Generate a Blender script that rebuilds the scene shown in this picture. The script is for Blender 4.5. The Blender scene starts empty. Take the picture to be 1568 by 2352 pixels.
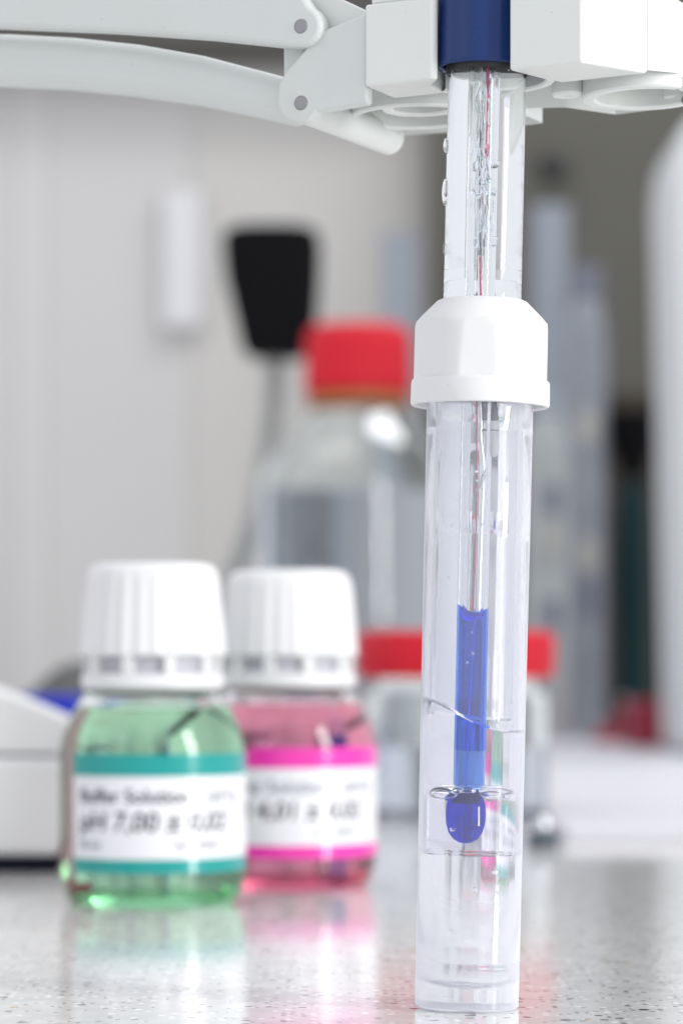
import bpy, bmesh, math, random
from mathutils import Vector, Matrix
random.seed(7)
MM = 0.001
SC = bpy.context.scene
COL = SC.collection

# ------------------------------------------------------------------ camera
# the camera stands 53.2 mm above the bench, looks along +Y, focus on the electrode 464 mm away
cam_d = bpy.data.cameras.new('camera')
cam = bpy.data.objects.new('camera', cam_d); COL.objects.link(cam)
cam.location = (0, 0, 53.2 * MM)
cam.rotation_euler = (math.radians(90), 0, 0)
cam_d.sensor_fit = 'VERTICAL'; cam_d.sensor_height = 36.0; cam_d.sensor_width = 24.0
cam_d.lens = 36.0 * 464 / 156.8
cam_d.shift_y = 341 / 2352
cam_d.clip_start = 0.01; cam_d.clip_end = 50
cam_d.dof.use_dof = True
cam_d.dof.focus_distance = 0.462
cam_d.dof.aperture_fstop = 17.5
SC.camera = cam

# ------------------------------------------------------------------ world, lamps, exposure
w = bpy.data.worlds.new('World'); SC.world = w; w.use_nodes = True
bg = w.node_tree.nodes['Background']
bg.inputs[0].default_value = (0.93, 0.945, 1.0, 1); bg.inputs[1].default_value = 0.88

def area(name, loc, target, sx, sy, watts, color=(1, 1, 1)):
    l = bpy.data.lights.new(name, 'AREA'); l.shape = 'RECTANGLE'; l.size = sx; l.size_y = sy
    l.energy = watts; l.color = color
    o = bpy.data.objects.new(name, l); COL.objects.link(o)
    o.location = loc
    o.rotation_euler = (Vector(target) - Vector(loc)).to_track_quat('-Z', 'Y').to_euler()
    return o
area('window_light', (0.70, 0.10, 0.34), (0.0, 0.60, 0.10), 0.15, 0.70, 6.3, (1.0, 0.99, 0.97))
area('ceiling_light', (-0.1, 0.55, 1.25), (0.0, 0.6, 0.0), 1.0, 0.8, 1.0, (1.0, 1.0, 1.0))
area('ceiling_tube_light', (0.45, 1.65, 1.3), (0.1, 1.45, 0.0), 0.22, 0.6, 8.0, (1.0, 1.0, 1.0))
area('left_fill', (-0.75, 0.0, 0.45), (0.0, 0.55, 0.08), 0.5, 0.6, 0.3, (0.94, 0.97, 1.0))  # added weak fill from the left, no visible source
area('back_wall_fill', (-0.45, 1.25, 1.3), (-0.25, 2.2, 0.15), 0.9, 0.5, 3.0, (1.0, 0.99, 1.0))  # added lamp that brightens the back wall

SC.view_settings.view_transform = 'Standard'; SC.view_settings.look = 'None'
SC.view_settings.exposure = 0.12; SC.view_settings.gamma = 1.0
SC.render.engine = 'CYCLES'
cy = SC.cycles
cy.use_denoising = True; cy.denoiser = 'OPENIMAGEDENOISE'
cy.max_bounces = 24; cy.transmission_bounces = 24; cy.glossy_bounces = 8; cy.diffuse_bounces = 4
cy.transparent_max_bounces = 16
cy.sample_clamp_indirect = 8.0; cy.blur_glossy = 0.3

# ------------------------------------------------------------------ helpers
def W(u, v, d):
    """point at depth d (mm) that the photograph shows at (u, v) on a 1568 x 2352 grid"""
    return Vector(((u - 784) / 15 * d / 464, d, 53.2 - (v - 1517) / 15 * d / 464)) * MM

def PX(n, d):      # n grid units -> mm at depth d
    return n / 15 * d / 464

def mat(name): 
    m = bpy.data.materials.new(name); m.use_nodes = True
    return m, m.node_tree.nodes, m.node_tree.links

def P(name, col, rough=0.4, metal=0.0, coat=0.0, sss=0.0, noise=0.0, nscale=300, bump=0.0, trans=0.0, ior=1.5, spec=0.5):
    m, n, l = mat(name)
    b = n['Principled BSDF']
    b.inputs['Base Color'].default_value = (*col, 1)
    b.inputs['Roughness'].default_value = rough
    b.inputs['Metallic'].default_value = metal
    b.inputs['Coat Weight'].default_value = coat
    b.inputs['Coat Roughness'].default_value = 0.05
    b.inputs['IOR'].default_value = ior; b.inputs['Specular IOR Level'].default_value = spec
    b.inputs['Transmission Weight'].default_value = trans
    if sss:
        b.inputs['Subsurface Weight'].default_value = sss
        b.inputs['Subsurface Radius'].default_value = (1, 1, 1)
        b.inputs['Subsurface Scale'].default_value = 0.0012
    if noise or bump:
        tc = n.new('ShaderNodeTexCoord')
        nz = n.new('ShaderNodeTexNoise'); nz.inputs['Scale'].default_value = nscale; nz.inputs['Detail'].default_value = 5
        l.new(tc.outputs['Object'], nz.inputs['Vector'])
        if noise:
            mx = n.new('ShaderNodeMix'); mx.data_type = 'RGBA'
            mx.inputs[6].default_value = (*[c * (1 - noise) for c in col], 1)
            mx.inputs[7].default_value = (*[min(1, c * (1 + noise)) for c in col], 1)
            l.new(nz.outputs['Fac'], mx.inputs[0]); l.new(mx.outputs[2], b.inputs['Base Color'])
        if bump:
            bp = n.new('ShaderNodeBump'); bp.inputs['Strength'].default_value = bump; bp.inputs['Distance'].default_value = 0.0002
            l.new(nz.outputs['Fac'], bp.inputs['Height']); l.new(bp.outputs[0], b.inputs['Normal'])
    return m

def G(name, ior, col=(1, 1, 1), rough=0.0, haze=0.0, hcol=(0.9, 0.9, 1.0), edge=None):
    """clear dielectric interface; haze mixes in a little milky scattering"""
    m, n, l = mat(name)
    n.remove(n['Principled BSDF'])
    g = n.new('ShaderNodeBsdfGlass'); g.inputs['Color'].default_value = (*col, 1)
    g.inputs['IOR'].default_value = ior; g.inputs['Roughness'].default_value = rough
    out = n['Material Output']
    if haze:
        t = n.new('ShaderNodeBsdfTranslucent'); t.inputs['Color'].default_value = (*hcol, 1)
        d = n.new('ShaderNodeBsdfDiffuse'); d.inputs['Color'].default_value = (*hcol, 1)
        a = n.new('ShaderNodeMixShader'); a.inputs[0].default_value = 0.5
        l.new(t.outputs[0], a.inputs[1]); l.new(d.outputs[0], a.inputs[2])
        mx = n.new('ShaderNodeMixShader'); mx.inputs[0].default_value = haze
        l.new(g.outputs[0], mx.inputs[1]); l.new(a.outputs[0], mx.inputs[2])
        if edge:
            lw = n.new('ShaderNodeLayerWeight'); lw.inputs['Blend'].default_value = 0.5
            pw = n.new('ShaderNodeMath'); pw.operation = 'POWER'; l.new(lw.outputs['Facing'], pw.inputs[0]); pw.inputs[1].default_value = 1.6
            mr = n.new('ShaderNodeMapRange'); l.new(pw.outputs[0], mr.inputs[0]); mr.inputs[3].default_value = haze; mr.inputs[4].default_value = edge
            # the thick moulded foot of the tube is cloudier than its thin wall
            tc = n.new('ShaderNodeTexCoord'); sp = n.new('ShaderNodeSeparateXYZ'); l.new(tc.outputs['Object'], sp.inputs[0])
            ft = n.new('ShaderNodeMapRange'); l.new(sp.outputs[2], ft.inputs[0]); ft.inputs[1].default_value = 0.024; ft.inputs[2].default_value = 0.010; ft.inputs[3].default_value = 0.0; ft.inputs[4].default_value = 0.27
            ad = n.new('ShaderNodeMath'); ad.operation = 'ADD'; ad.use_clamp = True; l.new(mr.outputs[0], ad.inputs[0]); l.new(ft.outputs[0], ad.inputs[1])
            l.new(ad.outputs[0], mx.inputs[0])
        l.new(mx.outputs[0], out.inputs['Surface'])
    else:
        l.new(g.outputs[0], out.inputs['Surface'])
    return m

def finish(bm, name, m, parent=None, smooth=30, bevel=0.0, segs=2, scale=MM):
    """bmesh in mm -> one linked mesh object"""
    if scale != 1:
        bmesh.ops.scale(bm, vec=(scale,) * 3, verts=bm.verts)
    me = bpy.data.meshes.new(name); bm.to_mesh(me); bm.free()
    for k in (m if isinstance(m, (list, tuple)) else [m]):
        me.materials.append(k)
    if smooth:
        for p in me.polygons: p.use_smooth = True
        me.set_sharp_from_angle(angle=math.radians(smooth))
    o = bpy.data.objects.new(name, me); COL.objects.link(o)
    if parent: o.parent = parent
    if bevel:
        b = o.modifiers.new('bevel', 'BEVEL'); b.width = bevel * MM; b.segments = segs; b.limit_method = 'ANGLE'
        b.angle_limit = math.radians(35); b.harden_normals = True; b.use_clamp_overlap = True
    return o

def lathe(profile, seg=96, disp=None, bm=None, center=(0, 0), arc=None, mats=None):
    """profile [(r, z)] walked so that the outside lies on its left-hand... normals: direction (dz, -dr)"""
    bm = bm or bmesh.new()
    full = arc is None
    a0, a1 = arc or (0, 2 * math.pi)
    n = seg if full else seg + 1
    rings = []
    for (r, z) in profile:
        if r < 1e-6:
            rings.append([bm.verts.new((center[0], center[1], z))]); continue
        ring = []
        for i in range(n):
            a = a0 + (a1 - a0) * i / seg
            rr, zz = disp(r, z, a) if disp else (r, z)
            ring.append(bm.verts.new((center[0] + rr * math.cos(a), center[1] + rr * math.sin(a), zz)))
        rings.append(ring)
    for k in range(len(rings) - 1):
        A, B = rings[k], rings[k + 1]
        for i in range(seg):
            j = (i + 1) % n if full else i + 1
            try:
                if len(A) == 1 and len(B) == 1: continue
                if len(A) == 1: f = bm.faces.new((A[0], B[j], B[i]))
                elif len(B) == 1: f = bm.faces.new((A[i], A[j], B[0]))
                else: f = bm.faces.new((A[i], A[j], B[j], B[i]))
                if mats: f.material_index = mats[k]
            except ValueError:
                pass
    return bm
# going UP along a profile gives normals pointing away from the axis; going outward gives normals pointing down

def prism(pts, z0, z1, bm=None, tf=None):
    bm = bm or bmesh.new()
    tf = tf or (lambda x, y, z: (x, y, z))
    A = [bm.verts.new(tf(x, y, z0)) for x, y in pts]; B = [bm.verts.new(tf(x, y, z1)) for x, y in pts]
    n = len(pts)
    f0 = bm.faces.new(A[::-1]); f1 = bm.faces.new(B)
    for i in range(n):
        bm.faces.new((A[i], A[(i + 1) % n], B[(i + 1) % n], B[i]))
    bmesh.ops.recalc_face_normals(bm, faces=bm.faces)
    return bm

def xz(x, y, z):   # prism drawn in (x, z), extruded along y
    return (x, z, y)

def box(x0, x1, y0, y1, z0, z1, bm=None):
    return prism([(x0, y0), (x1, y0), (x1, y1), (x0, y1)], z0, z1, bm)

def tube(path, r, seg=10, bm=None, caps=True):
    """round wire through points (mm); r a number or a list"""
    bm = bm or bmesh.new()
    pts = [Vector(p) for p in path]; n = len(pts)
    rs = r if isinstance(r, (list, tuple)) else [r] * n
    up = Vector((0, 1, 0)); rings = []
    for i, p in enumerate(pts):
        t = (pts[min(i + 1, n - 1)] - pts[max(i - 1, 0)]).normalized()
        a = t.cross(up)
        if a.length < 1e-4: a = t.cross(Vector((1, 0, 0)))
        a.normalize(); b = a.cross(t).normalized()
        rings.append([bm.verts.new(p + (a * math.cos(q) + b * math.sin(q)) * rs[i]) for q in [2 * math.pi * k / seg for k in range(seg)]])
    for i in range(n - 1):
        for k in range(seg):
            bm.faces.new((rings[i][k], rings[i][(k + 1) % seg], rings[i + 1][(k + 1) % seg], rings[i + 1][k]))
    if caps:
        bm.faces.new(rings[0][::-1]); bm.faces.new(rings[-1])
    bmesh.ops.recalc_face_normals(bm, faces=bm.faces)
    return bm

def smooth_path(pts, n=8):
    out = []; P_ = [Vector(p) for p in pts]
    for i in range(len(P_) - 1):
        p0, p1, p2, p3 = P_[max(i - 1, 0)], P_[i], P_[i + 1], P_[min(i + 2, len(P_) - 1)]
        for k in range(n):
            t = k / n
            out.append(0.5 * ((2 * p1) + (p2 - p0) * t + (2 * p0 - 5 * p1 + 4 * p2 - p3) * t * t + (3 * p1 - p0 - 3 * p2 + p3) * t ** 3))
    out.append(P_[-1]); return out

def ball(c, r, bm=None, sq=(1, 1, 1), sub=3, flip=False):
    bm = bm or bmesh.new()
    g = bmesh.ops.create_icosphere(bm, subdivisions=sub, radius=1.0)
    for v in g['verts']:
        v.co = Vector((c[0] + v.co.x * r * sq[0], c[1] + v.co.y * r * sq[1], c[2] + v.co.z * r * sq[2]))
    if flip:
        bmesh.ops.reverse_faces(bm, faces=list({f for v in g['verts'] for f in v.link_faces}))
    return bm

def empty(name, loc, label, cat, group=None, rot=(0, 0, 0)):
    o = bpy.data.objects.new(name, None); COL.objects.link(o); o.location = loc; o.rotation_euler = rot
    o.empty_display_size = 0.01
    return tag(o, label, cat, group)

def tag(o, label, cat, group=None):
    o['label'] = label; o['category'] = cat
    if group: o['group'] = group
    return o

def struct(o): o['kind'] = 'structure'; return o

def text_mesh(s, size, R, th0, z, name, m, parent, shear=0.0, eps=0.12):
    """lettering bent round a cylinder of radius R (mm), starting at angle th0 measured from the viewer's side"""
    cu = bpy.data.curves.new('t', 'FONT'); cu.body = s; cu.size = size; cu.shear = shear; cu.offset = size * 0.012
    cu.resolution_u = 3
    o = bpy.data.objects.new('t', cu); COL.objects.link(o)
    dg = bpy.context.evaluated_depsgraph_get()
    me = bpy.data.meshes.new_from_object(o.evaluated_get(dg))
    bpy.data.objects.remove(o); bpy.data.curves.remove(cu)
    for v in me.vertices:
        th = th0 + v.co.x / R; rr = R + eps
        zz = z + v.co.y
        v.co = Vector((rr * math.sin(th), -rr * math.cos(th), zz)) * MM
    me.materials.clear(); me.materials.append(m)
    o = bpy.data.objects.new(name, me); COL.objects.link(o); o.parent = parent
    return o

# ------------------------------------------------------------------ materials
def worn(name, col, rough):
    m = P(name, col, rough, noise=0.02, nscale=120, bump=0.05)
    n, l = m.node_tree.nodes, m.node_tree.links; b = n['Principled BSDF']
    tc = n.new('ShaderNodeTexCoord')
    v = n.new('ShaderNodeTexVoronoi'); v.inputs['Scale'].default_value = 260; l.new(tc.outputs['Object'], v.inputs['Vector'])
    lt = n.new('ShaderNodeMath'); lt.operation = 'LESS_THAN'; l.new(v.outputs['Distance'], lt.inputs[0]); lt.inputs[1].default_value = 0.026
    big = n.new('ShaderNodeTexNoise'); big.inputs['Scale'].default_value = 45; big.inputs['Detail'].default_value = 6; l.new(tc.outputs['Object'], big.inputs['Vector'])
    mr = n.new('ShaderNodeMapRange'); l.new(big.outputs['Fac'], mr.inputs[0]); mr.inputs[1].default_value = 0.56; mr.inputs[2].default_value = 0.75; mr.inputs[4].default_value = 0.35
    mr2 = n.new('ShaderNodeMapRange'); l.new(big.outputs['Fac'], mr2.inputs[0]); mr2.inputs[1].default_value = 0.3; mr2.inputs[2].default_value = 0.7; mr2.inputs[3].default_value = rough - 0.08; mr2.inputs[4].default_value = rough + 0.12
    l.new(mr2.outputs[0], b.inputs['Roughness'])
    src = b.inputs['Base Color'].links[0].from_socket
    m1 = n.new('ShaderNodeMix'); m1.data_type = 'RGBA'; l.new(mr.outputs[0], m1.inputs[0]); l.new(src, m1.inputs[6]); m1.inputs[7].default_value = (col[0] * 0.93, col[1] * 0.90, col[2] * 0.82, 1)
    m2 = n.new('ShaderNodeMix'); m2.data_type = 'RGBA'; l.new(lt.outputs[0], m2.inputs[0]); l.new(m1.outputs[2], m2.inputs[6]); m2.inputs[7].default_value = (0.40, 0.39, 0.37, 1)
    l.new(m2.outputs[2], b.inputs['Base Color'])
    return m
M = {}
M['white'] = worn('white_plastic', (0.695, 0.715, 0.695), 0.36)
M['arm'] = worn('holder_plastic', (0.62, 0.645, 0.63), 0.42)
M['cap'] = worn('cap_plastic', (0.72, 0.725, 0.73), 0.38)
M['skirt'] = P('cap_gap_shade', (0.45, 0.45, 0.49), 0.5)  # grey puts the shade of the cap gap into the skirt's colour
M['steel'] = P('steel', (0.30, 0.30, 0.31), 0.38, metal=1.0, bump=0.5, nscale=2500)
M['chrome'] = P('chrome', (0.75, 0.77, 0.8), 0.08, metal=1.0)
M['navy'] = P('blue_head_plastic', (0.007, 0.030, 0.135), 0.25, spec=0.35, bump=0.15, nscale=350)
M['dark'] = P('dark_rubber_and_shade', (0.012, 0.012, 0.014), 0.45)
M['clear'] = G('clear_plastic', 1.48, (0.955, 0.965, 0.97))
M['milky'] = G('milky_plastic', 1.48, (0.985, 0.985, 1.0), rough=0.03, haze=0.085, hcol=(0.94, 0.95, 1.0), edge=0.72)
M['wet'] = G('plastic_to_water', 1.33 / 1.48, (0.99, 0.99, 1.0), haze=0.04, hcol=(0.93, 0.94, 1.0))
M['water'] = G('water', 1.33, (1, 1, 1))
M['blue_liquid'] = G('blue_electrolyte', 1.33 / 1.48, (0.11, 0.41, 1.0), haze=0.12, hcol=(0.02, 0.18, 0.88))
M['blue_pale'] = G('pale_blue_electrolyte', 1.33 / 1.48, (0.33, 0.60, 1.0), rough=0.1, haze=0.25, hcol=(0.30, 0.52, 1.0))
M['bulb'] = G('blue_bulb', 1.12, (0.035, 0.15, 0.92), haze=0.28, hcol=(0.003, 0.045, 0.55))
M['bubble_water'] = G('bubble_in_water', 1 / 1.33)
M['bubble_plastic'] = G('bubble_in_plastic', 1 / 1.48)
M['gel'] = G('gel', 1.36 / 1.48, (0.93, 0.95, 1.0), haze=0.22, hcol=(0.74, 0.82, 1.0))
M['gel_air'] = G('gel_surface', 1.36, (0.97, 0.98, 1.0))
M['gel_bubble'] = G('bubble_in_gel', 1 / 1.36)
M['gel_tube'] = G('tube_in_gel', 1.48 / 1.36)
M['air_tube'] = G('tube_in_air', 1.40)
M['silver'] = P('silver_wire', (0.85, 0.84, 0.82), 0.3, metal=1.0)
M['whitewire'] = P('white_wire', (0.8, 0.8, 0.78), 0.4)
M['pinkwire'] = P('pink_wire', (0.75, 0.08, 0.22), 0.4)
M['frit'] = P('dark_frit', (0.10, 0.11, 0.14), 0.5, noise=0.6, nscale=3500)
M['glass'] = G('bottle_glass', 1.5, (0.975, 0.985, 0.98))
M['green_liquid'] = G('green_liquid', 1.33 / 1.5, (0.67, 0.885, 0.73))
M['pink_liquid'] = G('pink_liquid', 1.33 / 1.5, (0.91, 0.53, 0.645))
M['clear_liquid'] = G('clear_liquid', 1.33 / 1.5, (0.88, 0.90, 0.94), haze=0.15, hcol=(0.72, 0.76, 0.82))
M['paper'] = P('label_paper', (0.76, 0.76, 0.79), 0.4, coat=0.9)
M['teal'] = P('teal_print', (0.0, 0.30, 0.28), 0.4, spec=0.2, coat=0.9)
M['magenta'] = P('magenta_print', (0.78, 0.03, 0.38), 0.4, spec=0.2, coat=0.9)
M['ink'] = P('ink', (0.03, 0.035, 0.05), 0.5)
M['ink2'] = P('grey_ink', (0.25, 0.27, 0.32), 0.5)
M['red'] = P('red_plastic', (0.56, 0.010, 0.024), 0.5, spec=0.25)
M['orange'] = P('orange_ring', (0.36, 0.12, 0.03), 0.5)
M['black'] = P('black_plastic', (0.004, 0.004, 0.005), 0.7, spec=0.08)
M['grey'] = P('grey_metal', (0.27, 0.28, 0.275), 0.45)
M['wall'] = P('wall_paint', (0.48, 0.472, 0.467), 0.7, noise=0.03, nscale=3)
M['wall2'] = P('wall_strip', (0.505, 0.497, 0.492), 0.6)
M['niche'] = P('niche_wall', (0.47, 0.459, 0.440), 0.7, noise=0.04, nscale=4)
M['cabinet'] = P('cabinet_front', (0.10, 0.098, 0.085), 0.65, spec=0.15, noise=0.1, nscale=8)
M['cabdark'] = P('dark_cabinet', (0.075, 0.073, 0.068), 0.7, spec=0.15, noise=0.1, nscale=8)
M['paleblue'] = P('pale_blue_plastic', (0.31, 0.345, 0.39), 0.4)
M['greyblue'] = P('grey_blue_plastic', (0.23, 0.25, 0.28), 0.35, noise=0.25, nscale=30)
M['beige'] = P('beige_paper', (0.38, 0.37, 0.34), 0.6)
M['lilac'] = P('lilac_cap', (0.16, 0.17, 0.22), 0.4)
M['bottlegreen'] = P('bottle_green', (0.003, 0.024, 0.027), 0.5, spec=0.15)
M['brown'] = P('brown_board', (0.05, 0.043, 0.035), 0.7, spec=0.1)
M['pinkbox'] = P('dull_red', (0.28, 0.035, 0.06), 0.6, spec=0.2)
M['instr'] = P('instrument_plastic', (0.62, 0.65, 0.655), 0.45)
M['meter'] = P('meter_plastic', (0.74, 0.745, 0.74), 0.4)
M['navybase'] = P('navy_base', (0.006, 0.007, 0.02), 0.6, spec=0.15)
M['blue'] = P('bright_blue', (0.004, 0.02, 0.38), 0.5, spec=0.2)
M['darkgrey'] = P('dark_grey', (0.06, 0.062, 0.058), 0.5)
M['mat'] = P('bench_mat', (0.58, 0.58, 0.61), 0.5)
M['matedge'] = P('bench_mat_edge', (0.62, 0.61, 0.57), 0.5)

def bench_material():
    m, n, l = mat('speckled_bench')
    b = n['Principled BSDF']
    tc = n.new('ShaderNodeTexCoord')
    def vor(scale, thr, rnd_thr):
        v = n.new('ShaderNodeTexVoronoi'); v.inputs['Scale'].default_value = scale
        l.new(tc.outputs['Object'], v.inputs['Vector'])
        lt = n.new('ShaderNodeMath'); lt.operation = 'LESS_THAN'; l.new(v.outputs['Distance'], lt.inputs[0]); lt.inputs[1].default_value = thr
        sep = n.new('ShaderNodeSeparateColor'); l.new(v.outputs['Color'], sep.inputs[0])
        gt = n.new('ShaderNodeMath'); gt.operation = 'GREATER_THAN'; l.new(sep.outputs[0], gt.inputs[0]); gt.inputs[1].default_value = rnd_thr
        mu = n.new('ShaderNodeMath'); mu.operation = 'MULTIPLY'; l.new(lt.outputs[0], mu.inputs[0]); l.new(gt.outputs[0], mu.inputs[1])
        return mu.outputs[0], sep.outputs[1]
    nz = n.new('ShaderNodeTexNoise'); nz.inputs['Scale'].default_value = 140; nz.inputs['Detail'].default_value = 8
    l.new(tc.outputs['Object'], nz.inputs['Vector'])
    ramp = n.new('ShaderNodeValToRGB')
    ramp.color_ramp.elements[0].position = 0.32; ramp.color_ramp.elements[0].color = (0.61, 0.608, 0.595, 1)
    ramp.color_ramp.elements[1].position = 0.68; ramp.color_ramp.elements[1].color = (0.72, 0.716, 0.70, 1)
    l.new(nz.outputs['Fac'], ramp.inputs[0])
    cur = ramp.outputs[0]
    for scale, thr, rt, col in ((360, 0.26, 0.82, (0.09, 0.09, 0.10)), (700, 0.32, 0.80, (0.20, 0.19, 0.19)), (150, 0.14, 0.86, (0.012, 0.011, 0.012)),
                                (520, 0.30, 0.72, (0.97, 0.97, 0.96)), (300, 0.22, 0.93, (0.55, 0.33, 0.10))):  # the white specks paint the glints of bright flakes as colour
        f, _ = vor(scale, thr, rt)
        mx = n.new('ShaderNodeMix'); mx.data_type = 'RGBA'
        l.new(f, mx.inputs[0]); l.new(cur, mx.inputs[6]); mx.inputs[7].default_value = (*col, 1)
        cur = mx.outputs[2]
    l.new(cur, b.inputs['Base Color'])
    b.inputs['Roughness'].default_value = 0.09; b.inputs['IOR'].default_value = 1.5
    bp = n.new('ShaderNodeBump'); bp.inputs['Strength'].default_value = 0.05; bp.inputs['Distance'].default_value = 0.0003
    nz2 = n.new('ShaderNodeTexNoise'); nz2.inputs['Scale'].default_value = 900; nz2.inputs['Detail'].default_value = 3
    l.new(tc.outputs['Object'], nz2.inputs['Vector'])
    l.new(nz2.outputs['Fac'], bp.inputs['Height']); l.new(bp.outputs[0], b.inputs['Normal'])
    return m
M['bench'] = bench_material()

# ------------------------------------------------------------------ the setting
struct(finish(box(-520, 520, -300, 2150, -30, 0), 'bench_top', M['bench'], smooth=0, bevel=2))

# back wall: a frame of panels with joints
wall = struct(finish(box(-440, 520, 2230, 2260, -60, 560), 'wall', M['niche'], smooth=0))
dW = 2180
def wall_panel(name, u0, u1, v0, v1, d, thick, m, parent=None, bevel=3):
    a, b = W(u0, v1, d) / MM, W(u1, v0, d) / MM
    return finish(box(a.x, b.x, d, d + thick, a.z, b.z), name, m, parent, smooth=0, bevel=bevel)
for (u0, u1, m) in ((-560, 39, 'wall'), (40, 109, 'wall2'), (110, 440, 'wall'), (441, 984, 'niche')):
    wall_panel('wall_panel', u0, u1, 120, 1720, dW, 30, M[m], wall, bevel=0.6)
wc = empty('wall_cabinet', W(500, 128, 2140), 'dark wall cabinet along the top of the back wall, above the light panels', 'cabinet')
def child_world(o, root):
    o.parent = root; o.matrix_parent_inverse = Matrix.LocRotScale(root.location, root.rotation_euler, None).inverted()
    return o
a, b = W(-560, 128, 2140) / MM, W(990, -200, 2140) / MM
child_world(finish(box(a.x, b.x, 2140, 2178, a.z, b.z), 'cabinet_body', M['cabdark'], None, smooth=0, bevel=3), wc)
tc_ = empty('tall_cabinet', W(1300, 1700, 2120), 'tall warm grey cabinet with a black knob, behind the right-hand glassware', 'cabinet')
a, b = W(985, 1668, 2130) / MM, W(2150, -200, 2130) / MM
child_world(finish(box(a.x, b.x, 2130, 2226, 0, b.z), 'cabinet_door', M['cabinet'], None, smooth=0, bevel=3), tc_)
p = W(1268, 385, 2110) / MM
child_world(finish(ball(p, 11, sq=(1, 0.8, 1)), 'knob', M['dark']), tc_)
# pale trunking box on the wall
a, b = W(366, 748, 2150) / MM, W(464, 426, 2150) / MM
tag(finish(box(a.x, b.x, 2168, 2179, a.z, b.z), 'wall_box', P('wall_box_plastic', (0.57, 0.57, 0.585), 0.5), None, smooth=0, bevel=4, segs=4),
    'narrow white upright box fixed to the wall, left of the black-headed gooseneck', 'wall box')

# ------------------------------------------------------------------ pH electrode and its storage tube
TILT = math.radians(1.27)
base = W(1071, 2315, 464); base.z = 0.00018
tube_root = empty('storage_tube', base, 'clear storage tube with white screw cap standing in front on the bench', 'tube', rot=(0, TILT, 0))
el_root = empty('ph_electrode', base, 'clear glass pH electrode with blue head and blue-filled bulb, inside the storage tube', 'electrode', rot=(0, TILT, 0))
S = lambda v: (2315 - v) / 15.0          # height along the axis
FILL = 44.3; RB = 1.62; RS = 5.95; RI = 6.85
REC_T, REC_B, RREC = 34.0, 23.4, 5.3     # recess round the bulb
BLUE_TOP = S(1405); OFFX = -0.28

def fill_disp(r, z, a):
    if r < 1.7 and abs(z - BLUE_TOP) < 0.01: return r, z + 1.0 * math.cos(a) ** 2 - 0.25 * math.cos(a)
    if abs(z - FILL) < 1.2:      # slanting meniscus
        x = math.cos(a); y = math.sin(a)
        return r, z - 2.3 * x + 0.5 * math.sin(2.2 * a) + 0.25 * y + (0.35 if r < 5.96 or r > 6.84 else -0.1)
    return r, z

# storage tube, plastic: underside cone, skirt, outer wall, top, dry cavity
prof = [(0, 0.5), (5.0, 0.5), (6.4, 0.2), (6.9, 0.0), (7.60, 0.0), (7.92, 0.35), (7.93, 3.0)]
def ridge(z, r, h=0.05):
    return [(r, z - 0.12), (r + h, z - 0.04), (r + h, z + 0.04), (r, z + 0.12)]
rz = lambda z: 7.93 + 0.2 * z / 92
prof += ridge(7.3, rz(7.3)) + [(rz(20), 20), (rz(40), 40)] + ridge(S(1240), rz(71.6), 0.03) + ridge(S(997), rz(88), 0.06) + [(8.13, 92), (8.13, 97), (7.9, 97.3)]
prof += [(RI + 0.1, 97.3), (RI, 97.0), (RI, 80), (RI, 60), (RI, 50), (RI, FILL)]
finish(lathe(prof, 128, fill_disp), 'tube_wall', M['milky'], tube_root, smooth=40)

# liquid: closed body, its sides are the wetted faces of tube and electrode
prof = [(0, 3.0), (2.2, 3.15), (4.2, 3.7), (5.6, 4.7), (6.4, 5.8), (6.75, 6.8), (RI, 7.8), (RI, 20), (RI, 34), (RI, FILL)]
ms = [1] * (len(prof) - 1)
top = [(6.6, FILL), (6.2, FILL), (RS, FILL)]
prof += top; ms += [0] * 3
side = [(RS, 38), (RS, 30), (RS, REC_B + 0.4), (RS - 0.35, REC_B), (RREC + 0.2, REC_B), (RREC, REC_B + 0.2), (RREC, REC_T - 2.4), (RREC - 0.25, REC_T - 1.4), (RREC - 0.8, REC_T - 0.6), (RREC - 1.6, REC_T - 0.1), (RREC - 2.6, REC_T), (1.3, REC_T)]
prof += side; ms += [1] * len(side)
finish(lathe(prof, 128, fill_disp, mats=ms), 'storage_liquid', [M['water'], M['wet']], tube_root, smooth=40)

# white screw cap with flats
def cap_disp(r, z, a):
    if 95.8 < z < 104.2 and r > 9.6:
        k = (a - math.radians(265.3 - 22.5)) % (math.pi / 4) - math.pi / 8
        return (min(r, 10.08 / math.cos(k)) if abs(k) < 0.29 else r), z
    return r, z
capp = [(8.25, 96), (8.22, 93.0), (8.5, 92.5), (8.9, 92.9), (9.5, 92.7), (9.8, 92.05), (10.3, 91.85), (10.56, 92.0), (10.64, 92.4),
        (10.60, 95.2), (10.55, 95.5), (10.50, 95.7), (10.50, 95.85), (10.46, 98), (10.40, 101), (10.34, 103.2), (10.30, 103.9), (10.05, 104.6), (9.1, 105.7), (8.0, 106.8), (7.4, 107.4),
        (6.9, 107.9), (6.3, 108.15), (6.02, 108.1), (6.0, 107.6), (6.0, 98), (8.25, 96)]
finish(lathe(capp, 192, cap_disp), 'screw_cap', M['cap'], tube_root, smooth=24)

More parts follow.
